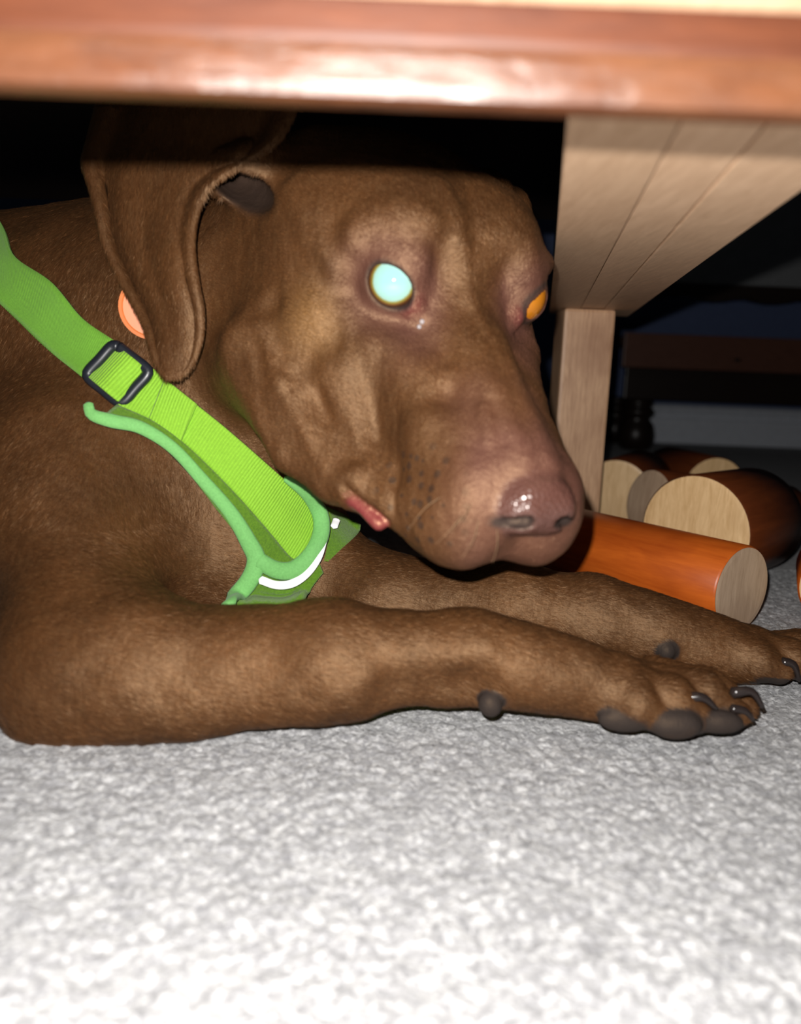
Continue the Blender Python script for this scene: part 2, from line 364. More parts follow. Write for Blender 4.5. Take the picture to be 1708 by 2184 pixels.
# head frame (cm): x towards the dog's right, y forward, z up, origin between the eyes
HS = 1.06
HT = np.array([2.269, -8.97, 32.214])*HS
def rotvec(r):
    r = np.asarray(r, float); t = np.linalg.norm(r); k = r/t
    K = np.array([[0, -k[2], k[1]], [k[2], 0, -k[0]], [-k[1], k[0], 0]]); return np.eye(3)+math.sin(t)*K+(1-math.cos(t))*K@K
HR = rotvec((-0.3642, -3.1107, 1.5973))
CAMB = np.stack([RIGHT, -UP, FWD], 1)
def head_to_world(q): return CAM+((np.atleast_2d(q)@HR.T*HS+HT)*0.01)@CAMB.T
def world_to_head(p): return ((((p-CAM)@CAMB)*100-HT)@HR)/HS
EYE = np.array([2.82, 0.10, 0.10]); EYE_N = norm((0.60, 0.80, 0.05))
EYE_T = norm(np.array([-0.62, 0.50, -0.40])-EYE_N*np.dot((-0.62, 0.50, -0.40), EYE_N))     # outer corner -> inner corner
EYE_R = np.stack([EYE_T, EYE_N, np.cross(EYE_T, EYE_N)], 1)

BUMPS = [((5.5, -0.45, -2.1), 0.95, 0.26), ((6.1, 0.7, -4.0), 0.5, -0.14), ((6.7, -2.1, -2.2), 0.6, -0.24), ((4.5, -0.3, -0.7), 0.4, -0.10), ((1.9, 4.9, -2.5), 0.65, -0.18),
         ((2.9, 5.4, -3.2), 0.9, 0.14), ((4.6, 4.7, -5.8), 0.55, 0.18), ((3.6, -1.6, 2.7), 1.0, -0.12), ((-2.3, 0.6, 2.4), 0.6, 0.12), ((2.2, 2.4, -0.9), 0.5, -0.12), ((7.6, -3.0, -3.6), 0.8, 0.12)]
RIDGES = [((6.1, -4.5, 1.86), (4.95, -0.9, 0.1), 0.5, 0.22), ((4.3, -1.0, 2.4), (1.9, 0.2, 2.7), 0.6, 0.08), ((3.9, -0.1, 1.55), (1.7, 1.0, 1.85), 0.45, -0.12),
          ((1.1, -1.35, 3.66), (0.68, 0.65, 2.0), 0.28, 0.10), ((0.68, 0.65, 2.0), (0.25, 1.73, 0.25), 0.28, 0.09), ((0.25, 1.73, 0.25), (-0.2, 3.6, -0.6), 0.26, 0.10), ((1.7, -0.5, 3.0), (1.3, 1.3, 1.3), 0.6, -0.10),
          ((6.72, 0.5, -4.4), (5.5, 3.7, -6.27), 0.30, 0.11), ((5.44, 1.5, -4.5), (4.6, 4.3, -5.6), 0.48, -0.14), ((7.3, -1.8, -3.0), (6.72, 0.5, -4.4), 0.3, 0.12), ((7.9, -1.6, -4.6), (6.4, 2.2, -6.4), 0.45, -0.10),
          ((1.16, 6.3, -2.0), (1.36, 7.6, -2.6), 0.22, 0.12), ((0.75, 6.2, -1.8), (1.0, 7.9, -2.5), 0.2, -0.08), ((3.46, 5.7, -5.0), (3.75, 7.0, -6.2), 0.18, -0.12), ((3.1, 6.4, -4.9), (3.35, 7.5, -6.0), 0.15, -0.06),
          ((4.95, 4.9, -6.35), (3.7, 6.6, -6.65), 0.14, -0.20), ((2.0, 3.1, -1.7), (2.6, 4.6, -4.4), 0.4, 0.05), ((3.3, 2.2, -2.4), (3.7, 3.8, -4.8), 0.45, -0.07)]
def head_sdf(q):
    """q in the head frame (cm)"""
    p = q.copy(order='F'); sx = p[:, 0].copy(); p[:, 0] = np.sqrt(sx*sx+np.float32(0.02))
    d = ell(p, (0, -5.6, -0.8), (5.2, 7.4, 5.0))                                    # cranium
    d = smin(d, ell(q, (2.2, -6.4, -0.6), (4.9, 6.6, 4.6)), 1.5)
    d = smin(d, ell(p, (1.9, -2.4, 1.6), (2.2, 3.2, 2.0)), 1.2)                      # brow lobes, furrow between
    d = smin(d, cone(p, (3.6, -0.2, -2.3), (5.0, -6.0, -2.0), 0.9, 1.4), 1.4)        # cheekbone
    d = smin(d, ell(p, (3.8, -5.6, -4.5), (2.0, 4.2, 3.4)), 1.8)                     # cheek muscle
    d = smin(d, ell(q, (4.6, -2.6, -3.0), (1.7, 2.2, 2.0)), 1.4)
    d = smin(d, ell(q, (5.4, -4.6, -4.8), (2.5, 4.6, 3.4)), 1.6)                     # slack cheek on the side that rests
    d = smin(d, cone(q, (6.9, -4.0, -6.0), (4.6, 3.0, -6.9), 1.5, 1.0), 1.3)
    d = smin(d, cone(p, (1.5, 0.0, -3.4), (1.05, 7.9, -4.5), 2.4, 1.6), 1.6)         # muzzle
    d = smin(d, cone(p, (0.30, 0.6, -0.9), (0.30, 8.5, -3.15), 1.25, 0.80), 0.9)     # bridge
    d = smin(d, cone(p, (2.9, 1.2, -2.4), (2.0, 3.8, -2.9), 0.9, 0.6), 1.2)          # bone below the eye
    d = smin(d, ell(p, (1.75, 5.9, -5.9), (1.5, 3.4, 2.2)), 1.2)                     # upper lip
    d = smin(d, ell(p, (1.35, 7.9, -5.4), (1.4, 1.7, 1.9)), 0.9)                     # whisker pad
    d = smin(d, cone(p, (2.3, 4.8, -6.6), (3.3, 1.8, -7.7), 1.15, 0.8), 1.0)         # flew towards the mouth corner
    d = smin(d, cone(q, (4.2, 4.6, -6.7), (2.2, 7.4, -6.0), 0.85, 1.0), 0.9)
    jaw = cone(p, (2.8, -4.0, -7.0), (0.8, 6.6, -7.1), 1.7, 0.7)
    d = smin(d, jaw, 0.5)
    d = smin(d, cone(p, (0, -5.5, -6.6), (0, 3.0, -7.0), 2.8, 1.4), 1.5)             # throat
    d = smax(d, -cone(p, (2.4, 7.6, -7.0), (4.9, 4.3, -7.6), 0.14, 0.20), 0.35)      # lip line
    # stop hollow and eye socket
    d = smax(d, -ell(p, (1.6, 2.3, 1.2), (0.9, 1.4, 1.0)), 1.2)
    d = smax(d, -ell(p, EYE+EYE_N*1.15, (1.75, 0.75, 1.30), EYE_R), 0.8)
    lid = ball(p, EYE)-1.24
    d = smin(d, lid, 0.55)
    d = smin(d, cone(p, EYE+EYE_T*1.15+EYE_N*0.55, EYE+EYE_T*1.75+EYE_N*0.45-np.array([0, 0, .25]), 0.34, 0.2), 0.4)   # tear corner
    near_op = ell(p, EYE+EYE_N*1.05+EYE_T*0.08, (1.00, 1.1, 0.76), EYE_R); far_op = ell(p, EYE+EYE_N*1.05+EYE_T*0.1, (0.72, 1.1, 0.46), EYE_R)
    d = smax(d, -np.where(sx > 0, near_op, far_op), 0.12)
    d = smin(d, cone(p, (4.2, -0.9, 1.25), (2.4, 0.6, 1.35), 0.45, 0.42), 0.8)        # upper lid fold
    # nose leather
    nz = ell(p, (0, 9.45, -3.95), (1.36, 0.95, 1.15))
    nz = smin(nz, ell(p, (0.72, 9.65, -4.05), (0.66, 0.72, 0.80)), 0.3)
    nz = smax(nz, -cone(p, (0.74, 10.22, -4.10), (1.50, 9.55, -4.55), 0.27, 0.17), 0.16)
    nz = smax(nz, -cone(p, (0, 10.5, -4.1), (0, 10.2, -5.2), 0.08, 0.08), 0.14)
    d = smin(d, nz, 0.32)
    d = smin(d, ell(p, (0, 7.9, -5.9), (1.7, 1.35, 1.25)), 0.6)
    d = smax(d, -cone(p, (0, 9.8, -5.2), (0, 9.3, -6.4), 0.05, 0.04), 0.18)           # groove of the upper lip
    # loose skin: folds on the cheek and along the muzzle
    d = smin(d, cone(q, (5.9, 0.4, -4.6), (4.8, 3.0, -7.0), 0.35, 0.3), 2.0)
    d = smin(d, cone(q, (7.6, -2.6, -4.4), (6.2, 1.4, -6.9), 0.6, 0.45), 1.8)
    d = smin(d, cone(q, (4.5, 1.2, -3.6), (3.7, 4.0, -6.2), 0.35, 0.3), 2.0)
    d = smin(d, cone(p, (2.35, 5.2, -3.7), (2.6, 6.5, -5.0), 0.40, 0.32), 0.9)
    # ear root
    d = smin(d, cone(p, (4.4, -7.6, 2.0), (5.8, -8.4, 1.5), 1.4, 1.1), 1.6)
    d = smin(d, cone(q, (7.2, -7.4, 1.6), (8.6, -8.6, 1.0), 1.3, 1.0), 1.4)
    d = smax(d, -ell(q, (7.4, -6.8, 0.95), (1.15, 2.4, 0.75)), 0.35)
    d = smin(d, cone(q, (4.9, 4.9, -6.7), (3.95, 6.3, -6.98), 0.14, 0.30), 0.15)      # moist inner lip
    d = smin(d, ell(q, (-6.6, -8.6, -1.2), (1.0, 2.6, 3.8)), 0.8)                    # other ear
    w = np.zeros(len(q), np.float32)
    near = np.abs(d) < 1.2
    if near.any():
        z = cols(q[near]); v = 0.036*np.sin(z[:, 0]*1.9+z[:, 1]*0.7)*np.sin(z[:, 1]*1.7-z[:, 2]*1.1)*np.sin(z[:, 2]*1.5+1.0)
        v = v+0.018*np.sin(z[:, 0]*3.7-z[:, 2]*1.3+0.5)*np.sin(z[:, 1]*3.1+z[:, 2]*2.2)+0.008*np.sin(z[:, 1]*7.3+z[:, 0]*3.0)*np.sin(z[:, 2]*6.7-z[:, 0]*4.1)
        for c, sg, am in BUMPS: v = v-am*np.exp(-(ball(z, c)/sg)**2)
        for a, b, sg, am in RIDGES: v = v-am*np.exp(-(cone(z, a, b, 0.0, 0.0)/sg)**2)
        w[near] = v
    return d+w

# body points placed by where they stand
DN = 0.331
NEAR = [P(178, 1436, 0.333), P(310, 1425, DN), P(700, 1404, DN), P(1000, 1402, 0.334), P(1110, 1420, 0.335), P(1200, 1437, 0.336), P(1300, 1462, 0.337)]
NEAR_R = [0.0255, 0.0262, 0.0222, 0.0180, 0.0158, 0.0137, 0.0142]
DF = 0.405
FAR = [P(560, 1190, 0.47), P(800, 1285, 0.43), P(1090, 1290, 0.415), P(1270, 1318, 0.41), P(1390, 1345, DF), P(1490, 1378, DF), P(1590, 1395, DF)]
FAR_R = [0.045, 0.0255, 0.0205, 0.0195, 0.0158, 0.0160, 0.0155]
NT_ = [[P(*c) for c in t] for t in (((1290, 1480, 0.330), (1345, 1497, 0.325), (1392, 1522, 0.3235)), ((1335, 1465, 0.335), (1425, 1488, 0.329), (1482, 1530, 0.3265)),
       ((1370, 1452, 0.342), (1490, 1478, 0.337), (1565, 1524, 0.333)), ((1390, 1440, 0.352), (1500, 1468, 0.349), (1580, 1508, 0.346)))]
FT_ = [[P(*c) for c in t] for t in (((1560, 1405, 0.395), (1610, 1412, 0.390), (1660, 1432, 0.388)), ((1600, 1395, 0.402), (1680, 1402, 0.396), (1740, 1432, 0.392)),
       ((1620, 1385, 0.411), (1700, 1388, 0.408), (1775, 1420, 0.404)), ((1620, 1380, 0.420), (1700, 1382, 0.420), (1760, 1405, 0.418)))]
def paw_sdf(p, T):
    d = None
    for b, m_, t in T:
        x = smin(cone(p, b, m_, 0.0085, 0.0092), cone(p, m_, t, 0.0092, 0.0068), 0.004)
        d = x if d is None else smin(d, x, 0.0022)
    return d
PADS = [(P(1330, 1533, 0.3215), (0.0105, 0.0050, 0.0056)), (P(1440, 1543, 0.3200), (0.0105, 0.0052, 0.0058)), (P(1535, 1540, 0.3240), (0.0100, 0.0050, 0.0052))]
HB = head_to_world((0, -7.5, -3.0))[0]; HB2 = head_to_world((0, -5.0, -6.0))[0]
def body_sdf(p):
    d = ell(p, P(-180, 900, 0.56), (0.135, 0.15, 0.13))                                     # rib cage
    d = smin(d, cone(p, P(60, 800, 0.52), HB, 0.100, 0.066), 0.05)                          # neck
    d = smin(d, cone(p, P(150, 1060, 0.485), HB2, 0.075, 0.030), 0.05)                      # throat side of the neck
    d = smin(d, cone(p, P(210, 1140, 0.438), P(480, 1170, 0.442), 0.072, 0.048), 0.05)        # fore-chest
    d = smin(d, cone(p, P(-700, 900, 0.75), P(-180, 900, 0.56), 0.13, 0.12), 0.06)          # trunk going back
    near = chain(p, NEAR, NEAR_R, 0.012)
    near = smin(near, chain(p, [P(120, 1500, 0.3275), P(420, 1488, 0.3245), P(760, 1462, 0.3235)], [0.0125, 0.0130, 0.0105], 0.01), 0.012)      # flat outer side of the forearm
    near = smin(near, cone(p, P(175, 1050, 0.410), P(168, 1395, 0.338), 0.050, 0.026), 0.035)        # upper arm
    near = smin(near, cone(p, P(72, 1514, 0.3255), P(150, 1480, 0.331), 0.0088, 0.016), 0.012)        # elbow
    near = smax(near, -cone(p, P(850, 1500, 0.309), P(990, 1485, 0.313), 0.007, 0.010), 0.014)
    near = smin(near, ell(p, P(1046, 1502, 0.3215), (0.0052, 0.0052, 0.0056)), 0.0015)                # carpal pad
    near = smin(near, paw_sdf(p, NT_), 0.008)
    far = chain(p, FAR, FAR_R, 0.014)
    far = smin(far, ell(p, P(1420, 1388, 0.388), (0.0045, 0.0045, 0.005)), 0.002)
    far = smin(far, paw_sdf(p, FT_), 0.008)
    for c, e in PADS: near = smin(near, ell(p, c, e), 0.0012)
    d = smin(d, far, 0.03); d = smin(d, near, 0.025)
    d = d+0.0006*np.sin(p[:, 0]*95+p[:, 2]*40)*np.sin(p[:, 1]*80-p[:, 0]*30)*np.sin(p[:, 2]*110+0.7)+0.00025*np.sin(p[:, 0]*260+p[:, 1]*90)*np.sin(p[:, 2]*280+p[:, 0]*60)
    return d
def dog_sdf(p):
    p = np.asarray(p, float); q = cols(world_to_head(p)); d = body_sdf(cols(p))
    hm = ball(q, (0, 0, -1.5)) < 17
    out = d.copy()
    if hm.any(): out[hm] = smin(d[hm], head_sdf(cols(q[hm]))*(0.01*HS), 0.012)
    return out

def polygonise(sdf, lo, hi, h, blk=8):
    lo = np.asarray(lo, float); n = np.ceil((np.asarray(hi)-lo)/(h*blk)).astype(int); N = n*blk+1
    cc = np.stack(np.meshgrid(*[np.arange(k) for k in n], indexing='ij'), -1).reshape(-1, 3)
    dc = sdf(lo+(cc+0.5)*blk*h)
    act = cc[np.abs(dc) < blk*h*1.25]
    D = np.full(N, 1e3, np.float32)
    sg = np.sign(dc).reshape(n); D[:-1, :-1, :-1] = np.repeat(np.repeat(np.repeat(sg, blk, 0), blk, 1), blk, 2)
    off = np.stack(np.meshgrid(*[np.arange(blk+1)]*3, indexing='ij'), -1).reshape(-1, 3)
    for i in range(0, len(act), 100):
        ix = (act[i:i+100, None, :]*blk+off[None]).reshape(-1, 3)
        D[ix[:, 0], ix[:, 1], ix[:, 2]] = sdf(lo+ix*h)
    S = D < 0
    cs = [S[a:N[0]-1+a, b:N[1]-1+b, c:N[2]-1+c] for a in (0, 1) for b in (0, 1) for c in (0, 1)]
    tot = sum(c.astype(np.int8) for c in cs); cell = (tot > 0) & (tot < 8)
    ci = np.argwhere(cell); idx = np.full(cell.shape, -1, np.int32); idx[cell] = np.arange(len(ci))
    acc = np.zeros((len(ci), 3)); cnt = np.zeros(len(ci))
    corners = [(a, b, c) for a in (0, 1) for b in (0, 1) for c in (0, 1)]
    for i, A in enumerate(corners):
        for j in range(i+1, 8):
            B = corners[j]
            if sum(abs(u-v) for u, v in zip(A, B)) != 1: continue
            va = D[ci[:, 0]+A[0], ci[:, 1]+A[1], ci[:, 2]+A[2]]; vb = D[ci[:, 0]+B[0], ci[:, 1]+B[1], ci[:, 2]+B[2]]
            m_ = (va < 0) != (vb < 0); t = np.where(m_, va/np.where(m_, va-vb, 1), 0)
            acc += (np.array(A)+t[:, None]*(np.array(B)-np.array(A)))*m_[:, None]; cnt += m_
    V = lo+(ci+acc/cnt[:, None])*h
    Q = []
    for ax in range(3):
        a, b = (ax+1) % 3, (ax+2) % 3
        s0 = [slice(1, N[k]-1) for k in range(3)]; s0[ax] = slice(0, N[ax]-1); s1 = list(s0); s1[ax] = slice(1, N[ax])
        u = S[tuple(s0)]; v = S[tuple(s1)]; e = np.argwhere(u != v); fl_ = u[u != v]
        o = np.array([1, 1, 1]); o[ax] = 0; e = e+o
        ea = np.zeros(3, int); ea[a] = 1; eb = np.zeros(3, int); eb[b] = 1
        q = [e-ea-eb, e-eb, e, e-ea]; q = np.stack([idx[k[:, 0], k[:, 1], k[:, 2]] for k in q], 1)
        q[~fl_] = q[~fl_][:, ::-1]; Q.append(q)
    Q = np.vstack(Q); Q = Q[(Q >= 0).all(1)]
    return V, Q
def gradient(sdf, V, e=0.0005):
    g = np.stack([sdf(V+np.eye(3)[k]*e)-sdf(V-np.eye(3)[k]*e) for k in range(3)], 1)
    return g/(np.linalg.norm(g, axis=1)[:, None]+1e-12)
def hits(pts, t0=0.24, t1=0.9):
    """distance along the view axis at which each line of sight meets the dog"""
    q = np.atleast_2d(np.asarray(pts, float)); v = FWD+((q[:, :1]-W/2)/F)*RIGHT-((q[:, 1:2]-H/2)/F)*UP
    t = np.full(len(q), t0); act = np.arange(len(q))
    for _ in range(70):
        d = dog_sdf(CAM+t[act, None]*v[act]); t[act] += d*0.85
        act = act[(d > 2e-4) & (t[act] < t1)]
        if len(act) == 0: break
    return t
def hit(px, py): return float(hits([(px, py)])[0])

# ---- coat shader driven by per-vertex masks
m = NT('dog_coat'); pink = m.attr('pink'); noseA = m.attr('nose'); pad = m.attr('pad'); tan = m.attr('tan'); wh = m.attr('whisk'); red = m.attr('red')
hv = m.attr('hv'); n1 = m.noise(28, 4); n2 = m.noise(420, 3, m.mapping((1, 1, 0.35), (0.4, 0.5, 0))); n3 = m.noise(1500, 2)
base = m.ramp(n1, [(0.3, (0.041, 0.0140, 0.0038)), (0.7, (0.072, 0.0262, 0.0074))])
base = m.mix(m.math('MULTIPLY', tan, 0.9), base, (0.145, 0.068, 0.020))
base = m.mix(m.math('MULTIPLY', m.math('SUBTRACT', n2, 0.45, clamp=True), 1.0), base, (0.11, 0.055, 0.022))
base = m.mix(1.0, base, m.ramp(hv, [(0.0, (0.55, 0.52, 0.50)), (0.5, (1.0, 1.0, 1.0)), (1.0, (1.75, 1.80, 1.85))]), 'MULTIPLY')
base = m.mix(m.math('MULTIPLY', pink, 0.85), base, (0.085, 0.033, 0.026))
base = m.mix(red, base, (0.17, 0.030, 0.032))
dots = m.node('ShaderNodeTexVoronoi', {'Vector': m.c.outputs['Object'], 'Scale': 190.0, 'Randomness': 0.6}).outputs['Distance']
dm = m.math('MULTIPLY', m.math('LESS_THAN', dots, 0.30), wh)
base = m.mix(m.math('MULTIPLY', dm, 0.85), base, (0.022, 0.010, 0.007))
base = m.mix(noseA, base, (0.084, 0.035, 0.026)); base = m.mix(pad, base, (0.028, 0.022, 0.020))  # pad tone also carries the painted shade of nostrils and ear hollow
rough = m.math('SUBTRACT', m.math('SUBTRACT', 0.58, m.math('MULTIPLY', noseA, 0.30)), m.math('MULTIPLY', red, 0.2))
m.set(Base_Color=base, Roughness=rough, Specular_IOR_Level=m.math('SUBTRACT', 0.95, m.math('MULTIPLY', pad, 0.75)))
m.set(Specular_Tint=m.mix(noseA, (1.0, 0.67, 0.40), (1.0, 0.95, 0.92)))
fur = m.math('MULTIPLY', m.math('ADD', m.math('MULTIPLY', n2, 1.0), m.math('MULTIPLY', n3, 0.5)), m.math('SUBTRACT', 1.0, m.math('MULTIPLY', noseA, 0.7)))
fur = m.math('ADD', fur, m.math('MULTIPLY', m.noise(85, 3), 3.0)); fur = m.math('ADD', fur, m.math('MULTIPLY', m.node('ShaderNodeTexVoronoi', {'Vector': m.c.outputs['Object'], 'Scale': 700.0}).outputs['Distance'], m.math('ADD', m.math('MULTIPLY', noseA, 1.2), m.math('MULTIPLY', pink, 0.5)))); m.bump(fur, 0.35, 0.0008); M['coat'] = m.m

def gauss(x, s): return np.exp(-(x/s)**2)
def build_dog():
    V, Q = polygonise(dog_sdf, (-0.30, 0.20, -0.012), (0.30, 0.80, 0.30), 0.0012)
    q = world_to_head(V); a = q.copy(); a[:, 0] = np.abs(a[:, 0]); right = q[:, 0] > 0
    att = {}
    eye = np.linalg.norm(a-(EYE+EYE_N*0.8), axis=1)
    att['pink'] = np.clip(gauss(np.maximum(eye-1.2, 0), 0.9)*0.9+gauss(cone(a, (2.0, 1.6, 0.2), (2.2, 2.6, -2.2), 0.3, 0.3), 0.8)*0.6
                  + gauss(np.maximum(ell(a, (0, 8.6, -4.8), (2.2, 2.2, 2.4)), 0), 0.7)*0.7 + gauss(cone(a, (0.9, 5.5, -2.4), (1.0, 9, -3.2), .4, .6), 0.9)*0.5, 0, 1)
    att['nose'] = np.clip(gauss(np.maximum(ell(a, (0, 9.7, -4.0), (1.40, 0.98, 1.16)), 0), 0.13), 0, 1)
    att['tan'] = np.clip(gauss(np.linalg.norm((q-(5.5, -0.5, -2.1))/(1.2, 1.5, 1.4), axis=1), 0.9), 0, 1)
    att['whisk'] = np.clip(gauss(np.maximum(ell(a, (2.6, 7.2, -5.2), (1.7, 1.9, 1.5)), 0), 0.4), 0, 1)
    canth = EYE+EYE_T*1.15+EYE_N*0.75
    att['red'] = np.clip(gauss(np.linalg.norm(a-canth, axis=1), 0.42)*0.55 + gauss(np.maximum(cone(q, (4.65, 5.25, -6.78), (3.95, 6.3, -6.98), .18, .28), 0), 0.14)*0.9, 0, 1)
    pd = np.zeros(len(V))
    for T in (NT_, FT_):
        for b, m_, t in T:
            pd = np.maximum(pd, ((V[:, 2] < 0.011) & (np.linalg.norm(V-(m_*0.4+t*0.6)-[0, 0, -0.004], axis=1) < 0.011)).astype(float))
    for c, e in PADS: pd = np.maximum(pd, np.clip(1.3-np.maximum(ell(V, c, e), 0)/0.0011*0.8, 0, 1))
    for c in (P(1046, 1502, 0.3215), P(1420, 1388, 0.388)): pd = np.maximum(pd, gauss(np.maximum(np.linalg.norm(V-c, axis=1)-0.0060, 0), 0.0006))
    rim = gauss(ell(a, EYE+EYE_N*1.05+EYE_T*0.08, (1.00, 1.1, 0.76), EYE_R), 0.13)*(ball(a, EYE) < 1.55)
    att['pad'] = np.maximum(np.maximum(pd, rim*0.9), gauss(np.maximum(cone(a, (0.74, 10.15, -4.10), (1.50, 9.5, -4.55), 0.27, 0.17), 0), 0.10)*0.9+0.75*gauss(np.maximum(ell(q, (7.3, -7.2, 0.95), (1.1, 2.2, 0.70)), 0), 0.2))  # paw pads and lid rims, plus shade painted into nostrils and ear hollow
    att['pad'] = np.clip(att['pad'], 0, 1); att['nose'] = att['nose']*(1-att['pad'])
    me = bpy.data.meshes.new('dog')
    ev, ef = build_ear(); nb = len(V)
    Vall = np.vstack([V, ev]); fa = Q
    loops = np.concatenate([fa.ravel(), (np.array(ef)+nb).ravel()]).astype(np.int32); nf = len(fa)+len(ef)
    me.vertices.add(len(Vall)); me.vertices.foreach_set('co', Vall.ravel().astype(np.float32))
    me.loops.add(len(loops)); me.loops.foreach_set('vertex_index', loops); me.polygons.add(nf)
    me.polygons.foreach_set('loop_start', np.arange(0, nf*4, 4, dtype=np.int32)); me.polygons.foreach_set('use_smooth', np.ones(nf, bool)); me.update(calc_edges=True)
    for k, v in att.items():
        A = me.attributes.new(k, 'FLOAT', 'POINT'); A.data.foreach_set('value', np.concatenate([v, np.zeros(len(ev))]).astype(np.float32))
    A = me.attributes.new('hv', 'FLOAT', 'POINT'); A.data.foreach_set('value', np.full(len(Vall), 0.42, np.float32))
    me.materials.append(M['coat']); o = bpy.data.objects.new('dog', me); link(o)
    nrm = np.zeros(len(Vall)*3, np.float32); me.vertex_normals.foreach_get('vector', nrm)
    faces = np.vstack([fa, np.array(ef)+nb]); earf = np.arange(len(faces)) >= len(fa)
    full = {k: np.concatenate([v, np.zeros(len(ev))]) for k, v in att.items()}
    build_fur(o, Vall, nrm.reshape(-1, 3).astype(float), faces, earf, full); return o

def build_fur(dog_o, V, N, Fc, earf, att, count=420000):
    """short lying hairs, each one slim blade, grown on the skin that can be seen from the front"""
    r = np.random.default_rng(21)
    c = V[Fc].mean(1); n = N[Fc].mean(1); ar = np.linalg.norm(np.cross(V[Fc[:, 2]]-V[Fc[:, 0]], V[Fc[:, 3]]-V[Fc[:, 1]]), axis=1)*0.5
    to = CAM-c; dist = np.linalg.norm(to, axis=1); face = (to*n).sum(1)/dist
    v = (c-CAM)@CAMB; px = W/2+F*v[:, 0]/v[:, 2]; py = H/2+F*v[:, 1]/v[:, 2]
    ok = (face > -0.25) & (px > -120) & (px < W+120) & (py > 180) & (py < 1650) & (c[:, 2] > 0.001)
    bad = np.maximum(np.maximum(att['nose'], att['pad']), att['red'])[Fc].mean(1) > 0.35
    qh = world_to_head(c); lid = np.linalg.norm(np.abs(qh)*[1, 0, 0]+qh*[0, 1, 1]-(EYE+EYE_N*0.4), axis=1) < 1.25
    w_ = ar*(ok & ~bad & ~lid)*(0.33/dist)**2*(0.35+np.clip(face, 0, 1)); w_ /= w_.sum()
    f = r.choice(len(Fc), count, p=w_); a = r.random((count, 1)); b = r.random((count, 1)); q4 = Fc[f]
    bil = lambda X: (X[q4[:, 0]]*(1-a)+X[q4[:, 1]]*a)*(1-b)+(X[q4[:, 3]]*(1-a)+X[q4[:, 2]]*a)*b
    p = bil(V); nn = bil(N); nn /= np.linalg.norm(nn, axis=1)[:, None]
    q = world_to_head(p); e = earf[f]
    hd = (CAMB@HR@np.array([0.05, -1.0, -0.30])); dn = np.array([0.15, 0.0, -1.0])
    isleg = (p[:, 2] < 0.075)[:, None]; ishead = (np.linalg.norm(q-[1.0, 0, -2.5], axis=1) < 10.8)[:, None]
    flow = np.where(ishead, hd, np.where(isleg, np.array([0.9, 0.0, -0.25]), np.array([-0.25, 0.0, -0.95]))); flow[e] = dn
    flow = flow+r.normal(size=(count, 3))*0.18; t = flow-nn*(flow*nn).sum(1)[:, None]; t /= np.linalg.norm(t, axis=1)[:, None]+1e-9
    side = np.cross(nn, t); roll = r.normal(size=(count, 1))*0.22; side = side*np.cos(roll)+nn*np.sin(roll)
    L = np.where(ishead[:, 0], 0.0021, 0.0034)*(0.7+0.6*r.random(count)); muz = np.linalg.norm(q-[0, 8.5, -4.5], axis=1) < 4.6; L[muz] *= 0.55
    up = (0.06+0.09*r.random(count))[:, None]; L = L[:, None]; wd = (0.00016+0.00008*r.random(count))[:, None]
    A0 = p-side*wd-nn*0.0001; B0 = p+side*wd-nn*0.0001; C0 = p+t*L+nn*L*up
    X = np.stack([A0, B0, C0], 1).reshape(-1, 3).astype(np.float32)
    me = bpy.data.meshes.new('short_fur'); me.vertices.add(len(X)); me.vertices.foreach_set('co', X.ravel()); me.loops.add(len(X)); me.loops.foreach_set('vertex_index', np.arange(len(X), dtype=np.int32))
    me.polygons.add(count); me.polygons.foreach_set('loop_start', np.arange(0, len(X), 3, dtype=np.int32)); me.update(calc_edges=True)
    for k, arr in att.items():
        at = me.attributes.new(k, 'FLOAT', 'POINT'); at.data.foreach_set('value', np.repeat(arr[q4[:, 0]], 3).astype(np.float32))
    at = me.attributes.new('hv', 'FLOAT', 'POINT'); at.data.foreach_set('value', np.repeat(np.clip(0.5+0.19*r.normal(size=count), 0, 1), 3).astype(np.float32))
    me.materials.append(M['coat']); fo = bpy.data.objects.new('short_fur', me); link(fo); fo.parent = dog_o; fo['kind'] = 'stuff'

